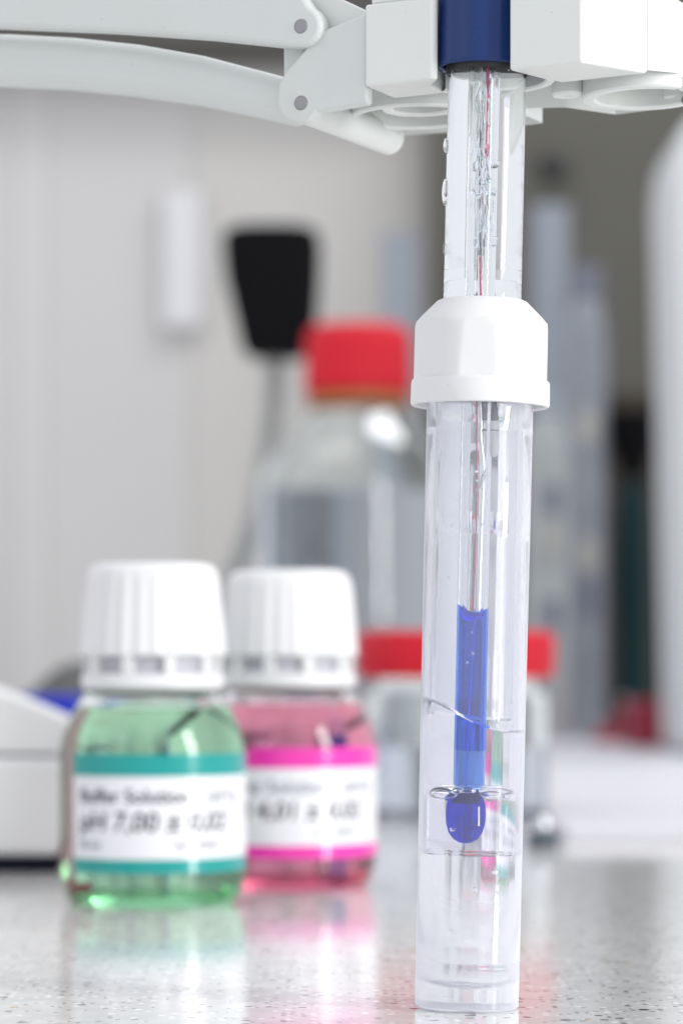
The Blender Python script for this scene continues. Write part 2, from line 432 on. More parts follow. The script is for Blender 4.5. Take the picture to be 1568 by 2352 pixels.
# trapped bubbles and drops in the liquid
for (x, y, z, r, sq) in ((-3.45, -1.6, S(1824), 1.5, (1.25, 1, 0.72)), (-2.0, -2.9, S(1816), 0.7, (1.0, 1, 0.8)), (-0.6, -2.7, S(1813), 0.95, (1.1, 1, 0.62)), (0.5, -6.3, S(2038), 0.42, (1, 1, 1)),
                         (2.3, -2.2, S(1820), 0.9, (1.4, 1, 0.55)), (4.3, -1.2, S(1826), 0.55, (1, 1, 1)), (3.35, -6.0, S(1998), 0.5, (1, 1, 0.75)), (-5.9, -2.9, S(1955), 0.32, (1, 1, 1)), (-2.4, -2.6, S(1905), 0.35, (1, 1, 1)),
                         (-3.6, -5.2, S(2060), 0.14, (1, 1, 1)), (2.0, -6.0, S(2150), 0.13, (1, 1, 1)), (-4.6, -4.6, S(2110), 0.12, (1, 1, 1)), (4.6, -4.4, S(2080), 0.16, (1, 1, 1))):
    finish(ball((x, y, z), r, sq=sq, sub=4), 'bubble', M['bubble_water'], tube_root, smooth=180)

# electrode sleeve: outer wall above the liquid, bore above the blue filling
prof = [(RS, FILL), (RS, 60), (RS, 80), (RS, 100), (RS, S(630) - 0.1), (RS + 0.04, S(630)), (RS, S(630) + 0.1), (RS, 130), (RS - 0.02, 141.5), (RS - 0.3, 142.2), (RS - 0.3, 152), (RB, 152), (RB, 150.5)]
bm = lathe(prof, 128, fill_disp)
prof = [(RB, S(584)), (RB, 100), (RB, 80), (RB, BLUE_TOP)]
lathe(prof, 128, fill_disp, bm=bm)
for v in bm.verts:
    if math.hypot(v.co.x, v.co.y) < 1.7: v.co.x += OFFX
finish(bm, 'sleeve', M['clear'], el_root, smooth=40)
# blue electrolyte column (concave top), pale section at the seal, dark bulb
def bt_disp(r, z, a):
    if z > BLUE_TOP - 1.5: return r, z + 0.35 * math.cos(a - 2.6) * (r / RB)
    return r, z
def dry_bore(r, z, a): return r, z
finish(lathe([(0, 39.3), (RB, 39.3), (RB, 45), (RB, 55), (RB, BLUE_TOP), (RB - 0.12, BLUE_TOP - 0.5), (RB - 0.5, BLUE_TOP - 0.95), (0.6, BLUE_TOP - 1.2), (0, BLUE_TOP - 1.25)], 128, fill_disp, center=(OFFX, 0)), 'electrolyte', M['blue_liquid'], el_root, smooth=60)
finish(lathe([(0, 34.05), (RB, 34.05), (RB, 39.25), (0, 39.25)], 128, center=(OFFX, 0)), 'junction', M['blue_pale'], el_root, smooth=40)
bz = S(1880)
bp_ = [(0, S(1938)), (0.7, S(1936)), (1.4, S(1928)), (1.95, S(1913)), (2.25, S(1893)), (2.32, S(1872)), (2.25, S(1850)), (2.0, S(1832)), (1.6, S(1820)), (1.45, S(1812)), (1.4, 33.9), (0, 33.9)]
bulb = finish(lathe(bp_, 64, center=(-0.6, 0)), 'bulb', M['bulb'], el_root, smooth=60)
finish(lathe([(0, S(1846)), (1.46, S(1846)), (1.5, S(1842)), (1.5, S(1816)), (0, S(1816))], 32, center=(-0.6, 0)), 'stem_end', P('dark_blue_stem', (0.004, 0.010, 0.075), 0.3), bulb, smooth=40)
finish(tube([(0.85, -1.95, S(1852)), (0.90, -1.97, S(1896))], 0.14, 8), 'element_highlight', M['silver'], bulb)

# wires, frit and gel in the bore
def ax(u, v):    # sideways position of something seen at (u, v), before the sleeve magnifies it
    c = 1071 + (2315 - v) * math.tan(TILT)
    return (u - c) / 15 / 1.48
finish(tube(smooth_path([(ax(1092, 960), -0.4, S(925) + 3), (ax(1093, 960), -0.4, S(960)), (ax(1095, 1100), -0.5, S(1100)), (ax(1093, 1230), -0.5, S(1230)), (ax(1086, 1395), -0.5, S(1400))]), 0.10, 8), 'pink_lead', M['pinkwire'], el_root)
finish(tube(smooth_path([(ax(1100, 930), -0.2, S(920) + 4), (ax(1108, 1000), -0.3, S(1000)), (ax(1118, 1080), -0.3, S(1080)), (ax(1112, 1200), -0.3, S(1200)), (ax(1104, 1390), -0.3, S(1408))]), [0.22] * 33, 8), 'silver_lead', M['silver'], el_root)
finish(tube(smooth_path([(ax(1090, 1396), -0.3, S(1396)), (ax(1086, 1480), -0.3, S(1480)), (ax(1075, 1640), -0.3, S(1640)), (ax(1068, 1810), -0.3, S(1810))]), 0.13, 8), 'dipped_lead', P('blue_lead', (0.05, 0.3, 0.9), 0.3), el_root)
finish(tube([(ax(1120, 930), 0.1, S(905)), (ax(1126, 980), 0.1, S(983))], [0.78, 0.82], 24), 'frit', M['frit'], el_root)
finish(tube([(ax(1126, 980), 0.1, S(984)), (ax(1131, 1030), 0.1, S(1030)), (ax(1131, 1046), 0.1, S(1046))], [0.84, 0.80, 0.35], 24), 'frit_tip', M['whitewire'], el_root)
finish(tube(smooth_path([(ax(1118, 1085), -0.9, S(1080)), (ax(1110, 1110), -0.95, S(1105)), (ax(1104, 1125), -0.9, S(1125))]), [0.1] * 4 + [0.3] * 9 + [0.22] * 4, 12), 'solder_bead', M['whitewire'], el_root)
# upper part of the bore
finish(tube(smooth_path([(ax(1124, 150), -0.2, S(140)), (ax(1122, 250), -0.3, S(250)), (ax(1118, 370), -0.3, S(370))]), 0.14, 8), 'red_lead', M['pinkwire'], el_root)
finish(tube(smooth_path([(-0.25, 0.1, S(598)), (-0.15, 0.1, S(700))]), 0.45, 14), 'inner_glass_tube', M['air_tube'], el_root, smooth=60)
finish(tube(smooth_path([(ax(1100, 640), 0, S(600)), (ax(1106, 690), 0, S(700))]), 0.12, 8), 'red_lead', M['pinkwire'], el_root)
for k, (x, r) in enumerate(((-0.55, 0.42), (0.35, 0.34))):
    finish(tube(smooth_path([(x, 0.2, S(130)), (x + 0.1, 0.15, S(260)), (x - 0.05, 0.1, S(380)), (x * 0.7, 0.1, S(480)), (x * 0.5, 0, S(578))]), r, 14), 'inner_glass_tube', M['gel_tube'], el_root, smooth=60)
# gel filling of the bore with flattened, uneven bubbles in it
finish(lathe([(RB, 150), (RB, S(584))], 128, center=(OFFX, 0)), 'bore_wall', M['clear'], el_root, smooth=60)
# runny film of gel hanging in the upper bore
def film(x0, y0, r0, v0, v1, seed):
    rnd = random.Random(seed); n = 40; ph = [rnd.random() * 6.28 for _ in range(6)]; pth = []; rs = []
    for i in range(n + 1):
        t = i / n; z = S(v0) + (S(v1) - S(v0)) * t
        pth.append((x0 + 0.16 * math.sin(5 * t + ph[0]) + 0.07 * math.sin(17 * t + ph[1]), y0 + 0.1 * math.sin(7 * t + ph[2]), z))
        rs.append(r0 * (0.75 + 0.3 * math.sin(9 * t + ph[3]) + 0.22 * math.sin(23 * t + ph[4])) * (0.35 + 0.65 * math.sin(math.pi * (0.08 + 0.9 * t)) ** 0.4))
    finish(tube(pth, rs, 16), 'gel_film', M['gel_air'], el_root, smooth=120)
for q in ((-0.95, -0.5, 0.42, 140, 368, 3), (-0.35, -0.8, 0.30, 135, 330, 4), (0.35, -0.6, 0.36, 140, 300, 9), (0.65, 0.2, 0.30, 180, 420, 12), (-0.6, -0.7, 0.40, 350, 470, 15), (0.3, -0.8, 0.38, 340, 460, 17),
          (-0.55, -0.7, 0.26, 455, 588, 21), (0.25, -0.7, 0.30, 440, 560, 22), (0.75, -0.3, 0.22, 400, 585, 27), (-1.1, -0.2, 0.2, 380, 580, 30)): film(*q)
def gel_bubble(u, v, hw, hh, seed, y=-1.0):
    rnd = random.Random(seed); bm = bmesh.new(); bmesh.ops.create_icosphere(bm, subdivisions=4, radius=1)
    p1, p2 = rnd.random() * 6, rnd.random() * 6
    for q in bm.verts:
        c = q.co.copy(); k = 1 + 0.16 * math.sin(3 * c.z + p1) * math.cos(2 * c.x + p2) + 0.1 * math.sin(5 * c.z + p2)
        q.co = Vector((ax(u, v) + c.x * hw * k, y + c.y * 0.42, S(v) + c.z * hh * k))
    finish(bm, 'gel_drop', M['gel_air'], el_root, smooth=180)
for k, a_ in enumerate(((1086, 392, 0.30, 0.9), (1138, 385, 0.42, 0.7), (1110, 410, 0.34, 1.5), (1092, 448, 0.62, 0.8), (1134, 450, 0.30, 0.6),
                       (1119, 450, 0.22, 0.7), (1130, 505, 0.20, 2.3), (1088, 568, 0.34, 1.1), (1134, 564, 0.45, 0.9), (1102, 510, 0.16, 2.6), (1116, 540, 0.14, 1.4))):
    gel_bubble(*a_, seed=k)
# small bubbles in the lower sleeve
for (u, v, r) in ((1010, 1215, 0.30), (1105, 1213, 0.26), (1090, 1085, 0.3), (1092, 1108, 0.22), (1090, 1130, 0.16), (1060, 1090, 0.14), (1055, 1180, 0.16), (1000, 1330, 0.2), (1068, 1522, 0.24), (1082, 1500, 0.3), (1080, 1452, 0.2), (1150, 1330, 0.15)):
    y = -4.4 if abs(u - 1090) > 45 else -2.2
    finish(ball((ax(u, v), y, S(v)), r * 0.75, sq=(0.8, 0.8, 1.4)), 'bubble', M['bubble_plastic'], el_root, smooth=180)
# drops clinging to the outside of the sleeve
for (v, h, q) in ((340, 1.3, 0.55), (447, 2.2, 0.6), (575, 1.0, 0.25)):
    finish(ball((-RS - 0.02, -0.6, S(v)), 1.0, sq=(q, 0.9, h)), 'water_drop', M['water'], el_root, smooth=180)

# blue head
hp = [(6.35, 150), (6.35, 144.1), (6.5, 143.7), (6.75, 143.5), (7.1, 143.5), (7.28, 143.75), (7.3, 144.3), (7.32, 160), (7.32, 185), (0, 185)]
head = finish(lathe(hp, 128, center=(-0.45, 0)), 'head', M['navy'], el_root, smooth=40)
finish(lathe([(6.0, 149), (6.0, 142.9), (6.15, 142.7), (6.32, 143.2), (6.32, 149)], 64), 'head_shade_ring', M['dark'], el_root)  # dark ring standing in for the shade inside the hollow head
finish(lathe([(0, 149), (6.3, 149), (6.3, 150)], 64, center=(-0.45, 0)), 'seal', M['dark'], el_root)
for (u, v, r) in ((1075, 72, 0.22), (1096, 76, 0.12), (1082, 108, 0.16), (1092, 97, 0.12), (1101, 112, 0.14)):
    x = (u - 1122) / 15; 
    finish(ball((x, -math.sqrt(7.3 ** 2 - (x + 0.45) ** 2), S(v)), r, sq=(1.3, 0.5, 1)), 'pip', M['navy'], head)
finish(tube(smooth_path([(-3.1, -6.86, S(-8)), (-3.0, -6.9, S(3)), (-2.2, -7.12, S(7)), (-0.9, -7.32, S(6)), (-0.4, -7.34, S(-8))]), 0.13, 8), 'moulded_mark', M['navy'], head)
for i in range(26):
    a = random.uniform(math.pi, 2 * math.pi); z = random.uniform(142.2, 146)
    finish(ball((6.05 * math.cos(a), 6.05 * math.sin(a), z), random.uniform(0.06, 0.17)), 'water_drop', M['water'], el_root, smooth=180)

# ------------------------------------------------------------------ electrode holder
YAW = math.radians(25); CX, CYD = 22.2, 464.0
cY, sY = math.cos(YAW), math.sin(YAW)
hold = empty('electrode_holder', (CX * MM, CYD * MM, 0), 'white plastic electrode holder with linked arms, clasping the blue electrode head', 'holder', rot=(0, 0, -YAW))
ZB = 53.2 + 88.4
ROLL = math.tan(math.radians(1.2))
rl = lambda x, y, z: (x, y, z + x * ROLL)
def CL(u, v, y=-6.0):
    k = (u - 784) / 6960
    x = (k * (CYD + cY * y) - CX - sY * y) / (cY + sY * k)
    Y = CYD - sY * x + cY * y
    return (x, 53.2 + (1517 - v) / 6960 * Y)
def plate(name, uv, y0, y1, m, bevel=0.5):
    return finish(prism([CL(u, v, y0) for u, v in uv], y0, y1, tf=xz), name, m, hold, smooth=0, bevel=bevel, segs=3)

# clasp blocks
finish(prism([(-17.3, -7), (-6.1, -7), (-5.4, -6.2), (-8.6, -1.5), (-8.6, 4), (-17.3, 4)], ZB, 53.2 + 101.0, tf=rl), 'clasp_block', M['white'], hold, smooth=0, bevel=0.45, segs=3)
finish(prism([(-16.6, -6.2), (-6.5, -6.2), (-8.8, -1.5), (-8.8, 4), (-16.6, 4)], 53.2 + 101.0, 53.2 + 118, tf=rl), 'clasp_block', M['white'], hold, smooth=0, bevel=0.45, segs=3)
finish(prism([(6.5, -7), (18.1, -7), (24, 5.7), (10, 5.7), (8.4, 1)], ZB, 53.2 + 120, tf=rl), 'clasp_block', M['white'], hold, smooth=0, bevel=0.45, segs=3)
# web with rim (pocket open below)
def pocket(pts, z0, z1, t, depth, name):
    bm = prism(pts, z0, z1)
    bot = min((f for f in bm.faces), key=lambda f: f.calc_center_median().z)
    bmesh.ops.inset_region(bm, faces=[bot], thickness=t)
    for v in bot.verts: v.co.z += depth
    for v in bm.verts: v.co = Vector(rl(*v.co))
    return finish(bm, name, M['white'], hold, smooth=0, bevel=0.35, segs=2)
pocket([(-18, 4.2), (-9.5, 4.2), (-6.5, 7.6), (-5.8, 20), (-5.5, 38), (-16, 38.5), (-31.5, 36), (-33, 22), (-24, 10)], ZB + 0.3, ZB + 12, 1.5, 9, 'web')
pocket([(-5.7, 8.8), (0, 10.2), (6.5, 8.6), (9.8, 5.9), (24, 5.9), (27, 10), (27, 33), (20, 35.5), (7.5, 37), (2.5, 27), (-4.5, 24)], ZB + 0.3, ZB + 12, 1.5, 9, 'web')
def ringpart(c, ro, ri, z0, z1, name, arc=None):
    pr = [(ri, z1), (ri, z0 + 0.3), (ri + 0.3, z0), (ro - 0.3, z0), (ro, z0 + 0.3), (ro, z1)]
    bm = lathe(pr, 64, center=c, arc=arc)
    if arc: bmesh.ops.holes_fill(bm, edges=bm.edges, sides=8)
    for v in bm.verts: v.co = Vector(rl(*v.co))
    return finish(bm, name, M['white'], hold, smooth=35)
ringpart((-19, 16), 10.8, 9.2, ZB - 0.9, ZB + 9.5, 'clip_ring')
ringpart((-16.5, 13), 6.4, 4.6, ZB - 0.3, ZB + 9.5, 'clip_ring')
ringpart((0.3, 0.3), 10.2, 8.5, ZB + 0.1, ZB + 8, 'clip_ring', arc=(math.radians(8), math.radians(165)))
ringpart((19.5, 17), 9.8, 7.6, ZB - 1.5, ZB + 9.5, 'clip_ring', arc=(math.radians(60), math.radians(325)))
ringpart((8.6, 12.2), 2.6, 0.6, ZB - 0.8, ZB + 9, 'clip_ring')
finish(prism([(20, 24), (40, 24), (40, 27.5), (20, 27.5)], ZB - 0.3, 53.2 + 101.5, tf=rl), 'rear_wall', M['white'], hold, smooth=0, bevel=0.4)
pocket([(24, 15), (40, 15), (40, 34.5), (24, 35)], ZB - 0.2, ZB + 8, 1.5, 5, 'rear_shelf')
for (x0, y0, x1, y1) in ((-27, 22, -31, 30), (-10, 22, -6.5, 30), (9.5, 10, 12.5, 13), (8, 20, 11.5, 24)):
    finish(tube([rl(x0, y0, ZB + 3.2), rl(x1, y1, ZB + 3.2)], 1.3, 4), 'rib', M['white'], hold, smooth=0)

# bracket, pivots and arms
def arc_uv(cu, cv, r, a0, a1, n=10):
    return [(cu + r * math.cos(math.radians(a0 + (a1 - a0) * i / n)), cv + r * math.sin(math.radians(a0 + (a1 - a0) * i / n))) for i in range(n + 1)]
plate('bracket', [(655, 165), (735, 72), (842, 29), (842, 237), (728, 257)] + arc_uv(685, 233, 49, 60, 180) + [(638, 195)], -6.0, -3.6, M['arm'])
plate('bracket_tab', [(650, 100), (700, 100), (700, 190), (650, 190)], -3.4, 3, M['arm'])
plate('bracket_top', [(700, -30), (735, -25), (845, 26), (845, 60), (735, 90)], -3.4, 10, M['white'])
upper = [(-500, 48), (-250, 53), (0, 62), (250, 72), (480, 88), (660, 107)] + arc_uv(688, 58, 50, 95, -60) + [(690, -20), (480, -60), (250, -75), (0, -82), (-250, -86), (-500, -88)]
plate('upper_arm', upper, -7.3, -4.4 + 0.6, M['arm'], bevel=0.9)
def arm_low(y0, y1, name, dv=0):
    lo = [(-500, 200), (-250, 189), (-100, 186), (0, 188), (150, 195), (300, 210), (450, 231), (600, 262), (690, 283)]
    hi = [(690, 185), (600, 160), (450, 121), (300, 95), (150, 79), (0, 71), (-100, 70), (-250, 72), (-500, 84)]
    return plate(name, [(u, v + dv) for u, v in lo + hi], y0, y1, M['arm'], bevel=3.0)
arm_low(-3.4, 4.0, 'lower_arm')
arm_low(20, 24, 'lower_arm', 8)
for (u, v) in ((690, 60), (682, 233)):
    x, z = CL(u, v, -7.4)
    y = -7.35 if v < 100 else -6.05
    bm = lathe([(0, 0), (0.95, 0), (1.15, 0.15), (1.15, 0.9)], 32)
    bmesh.ops.rotate(bm, matrix=Matrix.Rotation(math.radians(-90), 3, 'X'), verts=bm.verts)
    bmesh.ops.translate(bm, vec=(x, y - 0.12, z), verts=bm.verts)
    finish(bm, 'pivot_pin', M['steel'], hold)
x, z = CL(690, 240, -5)
bm = lathe([(0, 0), (2.3, 0), (2.7, 0.4), (2.7, 29.8), (2.55, 30), (2.55, 30.3), (2.7, 30.5), (2.7, 32.2), (2.3, 32.7), (0, 32.7)][::1], 48)
bmesh.ops.recalc_face_normals(bm, faces=bm.faces)
bmesh.ops.rotate(bm, matrix=Matrix.Rotation(math.radians(-90), 3, 'X'), verts=bm.verts)
bmesh.ops.translate(bm, vec=(x, -3.5, z), verts=bm.verts)
finish(bm, 'axle', M['white'], hold)
# the post that carries the arms, left of the picture
x, z = CL(-520, 60, 0)
finish(lathe([(0, 0), (30, 0), (30, 6), (8, 10), (6, 14), (6, 200), (0, 200)], 48, center=(x, 3)), 'post', M['arm'], hold)
finish(box(x - 9, x + 12, -8, 26, z - 22, z + 14), 'post_joint', M['arm'], hold, smooth=0, bevel=2)

# ------------------------------------------------------------------ buffer bottles
def buffer_bottle(u, d, liquid, band, rows, label):
    loc = W(u, 1517, d); loc.z = 0
    r = empty('buffer_bottle', loc, label, 'bottle', 'buffer bottles')
    FILLZ = 42.6
    # glass: outside and dry inside
    out = [(0, 1.2), (13, 0.6), (16.2, 0), (17.6, 0.2), (19.4, 2.0), (20.2, 5), (20.5, 8), (20.5, 33), (20.3, 35), (19.5, 37.8), (17.8, 41.3), (16.0, 44.2), (14.9, 46), (14.3, 48), (12.6, 49), (12.6, 60)]
    dry = [(11, 60), (11, 49), (13.0, 46.5), (14.3, 43.8), (15.0, FILLZ)]
    finish(lathe(out + dry, 96), 'glass', M['glass'], r, smooth=50)
    liq = [(0, 3.4), (12, 2.6), (16.0, 3.0), (18.2, 5.0), (19.1, 8), (19.1, 33), (18.8, 35), (17.6, 38.5), (15.0, FILLZ), (14.4, FILLZ - 0.4), (0, FILLZ - 0.4)]
    finish(lathe(liq, 96), 'liquid', liquid, r, smooth=50)
    ring = [(12.8, 47.4), (14.9, 46.9), (15.5, 47.6), (15.65, 48.8), (15.3, 50.1), (14.6, 50.5), (12.8, 50.5), (12.8, 47.4)]
    finish(lathe(ring, 96), 'tamper_ring', M['cap'], r)
    for k in range(10):
        a = 2 * math.pi * (k + 0.5) / 10
        bm = box(-1.1, 1.1, 13.2, 15.2, 50.3, 54.5)
        bmesh.ops.rotate(bm, matrix=Matrix.Rotation(a, 3, 'Z'), verts=bm.verts)
        finish(bm, 'bridge', M['cap'], r, smooth=0)
    finish(lathe([(13.05, 54.6), (13.05, 50.3), (13.3, 50.3), (13.3, 54.6)], 64), 'inner_skirt', M['skirt'], r)
    def rib(rr, z, a):
        if 54 < z < 71 and rr > 13: return rr + 0.22 * math.cos(a * 26) + 0.10 * math.cos(a * 13 + 1.0) - 0.15, z
        return rr, z
    cp = [(12.9, 54.6), (13.95, 54.0), (15.5, 54.2), (15.9, 54.7), (15.85, 55), (15.5, 60), (15.0, 66), (14.6, 70.5), (14.25, 72.3), (13.4, 73.7), (12.0, 74.3), (0, 74.5)]
    finish(lathe(cp, 288, rib), 'cap', M['cap'], r, smooth=40)
    # label
    R = 20.6; t0, t1 = math.radians(-51.5), math.radians(150)
    def strip(z0, z1, m, name, rr):
        n = 48; bm = bmesh.new(); rows_ = []
        for i in range(n + 1):
            t = t0 + (t1 - t0) * i / n
            rows_.append([bm.verts.new((q * math.sin(t), -q * math.cos(t), z)) for q, z in ((rr, z0), (rr, z1), (rr - 0.08, z1), (rr - 0.08, z0))])
        for i in range(n):
            for k in range(4):
                bm.faces.new((rows_[i][k], rows_[i + 1][k], rows_[i + 1][(k + 1) % 4], rows_[i][(k + 1) % 4]))
        bm.faces.new(rows_[0]); bm.faces.new(rows_[-1][::-1])
        bmesh.ops.recalc_face_normals(bm, faces=bm.faces)
        return finish(bm, name, m, r, smooth=30)
    lab = strip(7.8, 33.2, M['paper'], 'paper_label', R)
    for (z0, z1) in ((28.5, 33.25), (7.75, 10.8)):
        b_ = strip(z0, z1, band, 'label_band', R + 0.06); b_.parent = lab
    for (s, size, th, z, ink, sh) in rows:
        text_mesh(s, size, R, math.radians(th), z, 'lettering', M[ink], lab, sh)
    return r
rows7 = [('Buffer Solution', 4.2, -45, 22.9, 'ink', 0), ('(20°C)', 3.4, 37, 22.9, 'ink2', 0), ('pH 7,00 ± 0,02', 5.75, -45, 16.9, 'ink', 0.12), ('50 ml', 2.5, -45, 13.0, 'ink2', 0), ('Art. 4250.1', 2.5, 17, 13.0, 'ink2', 0)]
rows4 = [('Buffer Solution', 4.2, -45, 22.9, 'ink2', 0), ('(20°C)', 3.4, 37, 22.9, 'ink2', 0), ('pH 4,01 ± 0,02', 5.75, -45, 16.9, 'ink', 0.12), ('50 ml', 2.5, -45, 13.0, 'ink2', 0), ('Art. 4248.1', 2.5, 17, 13.0, 'ink2', 0)]
gb = buffer_bottle(351, 664, M['green_liquid'], M['teal'], rows7, 'buffer bottle of green liquid with teal-banded label reading pH 7,00')
pb = buffer_bottle(665, 713, M['pink_liquid'], M['magenta'], rows4, 'buffer bottle of pink liquid with magenta-banded label, behind the green one')
finish(box(-15.5, -11, -9, -5, 3.6, 5.2), 'red_mark', M['red'], gb, smooth=0, bevel=0.4)

# ------------------------------------------------------------------ jar with red lid
loc = W(1046, 1517, 1000); loc.z = 0
jar = empty('lidded_jar', loc, 'low glass jar with flat red lid, behind the storage tube', 'jar')
finish(lathe([(0, 1), (24, 0.5), (27, 0), (29.5, 1.5), (30.5, 4), (30.5, 40), (29.5, 44), (28, 46), (28, 56), (26, 56), (26, 46), (28.3, 39), (28.3, 25)], 96), 'glass', M['glass'], jar, smooth=50)
finish(lathe([(0, 3), (25, 3), (28.3, 5.5), (28.3, 25), (27.8, 24.6), (0, 24.6)], 96), 'liquid', M['clear_liquid'], jar, smooth=50)
def lidrib(rr, z, a): return (rr + 0.35 * math.cos(a * 40) if 50 < z < 62 and rr > 30 else rr), z
finish(lathe([(28.5, 50), (28.5, 47.6), (31.8, 47.6), (32.4, 48.4), (32.4, 55), (32.3, 61), (31.2, 62.6), (29, 63), (0, 63)], 240, lidrib), 'lid', M['red'], jar, smooth=40)

# ------------------------------------------------------------------ laboratory bottle with red cap
loc = W(822, 1517, 1533); loc.z = 0
lb = empty('laboratory_bottle', loc, 'large clear laboratory bottle with red screw cap, behind the small bottles', 'bottle')
FZ = 138
finish(lathe([(0, 3), (40, 1), (46, 0), (49.5, 2), (50.5, 6), (50.5, 138), (49.5, 146), (46, 154), (38, 164), (29, 174), (22.5, 182), (20, 188), (20, 190), (19.8, 218), (16.5, 218), (16.5, 190), (20, 180), (36, 162), (44, 152), (47.8, 142), (47.8, FZ)], 96), 'glass', M['glass'], lb, smooth=50)
finish(lathe([(0, 6), (40, 5), (46, 7), (47.8, 11), (47.8, FZ), (46.5, FZ - 0.8), (0, FZ - 0.8)], 96), 'liquid', M['clear_liquid'], lb, smooth=50)
finish(lathe([(20.3, 187.5), (20.3, 181.5), (25, 181), (26.3, 182), (26.3, 186.5), (24, 188), (20.3, 187.5)], 64), 'pouring_ring', M['orange'], lb)
def crib(rr, z, a): return (rr + 0.4 * math.cos(a * 36) if 190 < z < 218 and rr > 20 else rr), z
finish(lathe([(22, 189), (26.8, 188.6), (27, 190.5), (26.6, 205), (26.2, 217), (24.5, 221), (21, 222.6), (0, 222.8)], 216, crib), 'cap', M['red'], lb, smooth=40)

# ------------------------------------------------------------------ black-headed gooseneck
dg_ = 1620
loc = W(505, 1517, dg_); loc.z = 0
gn = empty('gooseneck', loc, 'grey gooseneck stem with tapered black head, left of the red-capped bottle', 'gooseneck')
def rel(u, v): 
    q = (W(u, v, dg_) - loc) / MM; return q
finish(tube(smooth_path([(0, 0, 6), rel(512, 1560), rel(522, 1420), rel(545, 1310), rel(585, 1190), rel(612, 1050), rel(628, 920), rel(632, 800)]), [6.0] * 25 + [4.8] * 32, 20), 'stem', M['grey'], gn)
bm = bmesh.new(); rings = []
for (v, ua, ub) in ((522, 560, 680), (526, 530, 712), (536, 515, 730), (570, 511, 737), (640, 518, 735), (700, 532, 731), (755, 545, 727), (795, 553, 720), (815, 566, 708), (825, 590, 680)):
    a_, b_ = rel(ua, v), rel(ub, v); cxm = (a_.x + b_.x) / 2; hw = (b_.x - a_.x) / 2
    rings.append([bm.verts.new((cxm + hw * math.copysign(abs(math.cos(t)) ** 0.4, math.cos(t)), min(hw, 16) * math.copysign(abs(math.sin(t)) ** 0.4, math.sin(t)), a_.z)) for t in [2 * math.pi * k / 32 for k in range(32)]])
for i in range(len(rings) - 1):
    for k in range(32):
        bm.faces.new((rings[i][k], rings[i][(k + 1) % 32], rings[i + 1][(k + 1) % 32], rings[i + 1][k]))
bm.faces.new(rings[0]); bm.faces.new(rings[-1][::-1]); bmesh.ops.recalc_face_normals(bm, faces=bm.faces)
finish(bm, 'head', M['black'], gn, smooth=50)
finish(lathe([(0, 0), (24, 0), (25, 1), (25, 5), (23, 7), (8, 9), (7, 14), (0, 14)], 48), 'foot', M['grey'], gn)

# ------------------------------------------------------------------ meter on the left
dm = 760
mt = empty('ph_meter', W(60, 1517, dm) * 1.0, 'white bench meter with navy base at the left edge, beside the green bottle', 'meter')
mt.location.z = 0
def mrel(u, v): q = (W(u, v, dm) - mt.location) / MM; return (q.x, q.z)
def mprism(name, uv, y0, y1, m, bevel=2):
    return finish(prism([mrel(u, v) for u, v in uv], y0, y1, tf=xz), name, m, mt, smooth=0, bevel=bevel, segs=3)
zt = 1517 + 798 * 464 / dm
mprism('foot', [(-700, zt), (146, zt), (150, 1966), (-700, 1966)], 0, 130, M['navybase'], 1.5)
mprism('lower_housing', [(-700, 1965), (140, 1965), (150, 1935), (152, 1760), (146, 1738), (-700, 1738)], -3, 128, M['meter'], 5)
mprism('upper_housing', [(-700, 1733), (140, 1733), (158, 1718), (160, 1668), (148, 1648), (80, 1618), (0, 1586), (-700, 1320)], -1, 22, M['meter'], 4.5)
bb = W(60, 1600, 980) / MM
tag(finish(box(bb.x - 90, W(172, 1600, 980).x / MM, 980, 1050, 0, bb.z), 'blue_box', M['blue'], None, smooth=0, bevel=1.5), 'bright blue box showing between the meter and the green bottle', 'box')
loc = W(185, 1517, 1150); loc.z = 0
tag(finish(lathe([(0, 0), (19, 0), (25, 6), (27, 18), (26, 30), (21, 40), (12, 48), (6, 52), (0, 53)], 48), 'rubber_bulb', M['darkgrey']), 'dark grey rounded rubber bulb behind the blue box, left of the green bottle', 'rubber bulb').location = loc

# ------------------------------------------------------------------ small metal knob and bench mat on the right
kx = W(1246, 1917, 862); kr = empty('metal_knob', Vector((kx.x, kx.y, 0)), 'small shiny metal knob on the bench, right of the storage tube', 'knob')
finish(lathe([(0, 0), (4.2, 0), (4.4, 0.4), (4.4, 3.6), (4.0, 4.2), (2.4, 4.6), (2.2, 5)], 48, lambda r_, z, a: (r_ + (0.15 * math.cos(24 * a) if 0.3 < z < 4 else 0), z)), 'knurled_base', P('dark_steel', (0.10, 0.12, 0.14), 0.35, metal=0.8), kr)
finish(ball((0, 0, 6.2), 2.6), 'ball_top', M['chrome'], kr, smooth=180)
a = W(1300, 1917, 885) / MM
mt2 = finish(box(a.x, a.x + 700, 885, 2000, 0.0, 4.0), 'bench_mat', M['mat'], None, smooth=0, bevel=0.6)
tag(mt2, 'wide pale grey mat lying on the bench at the right', 'mat')

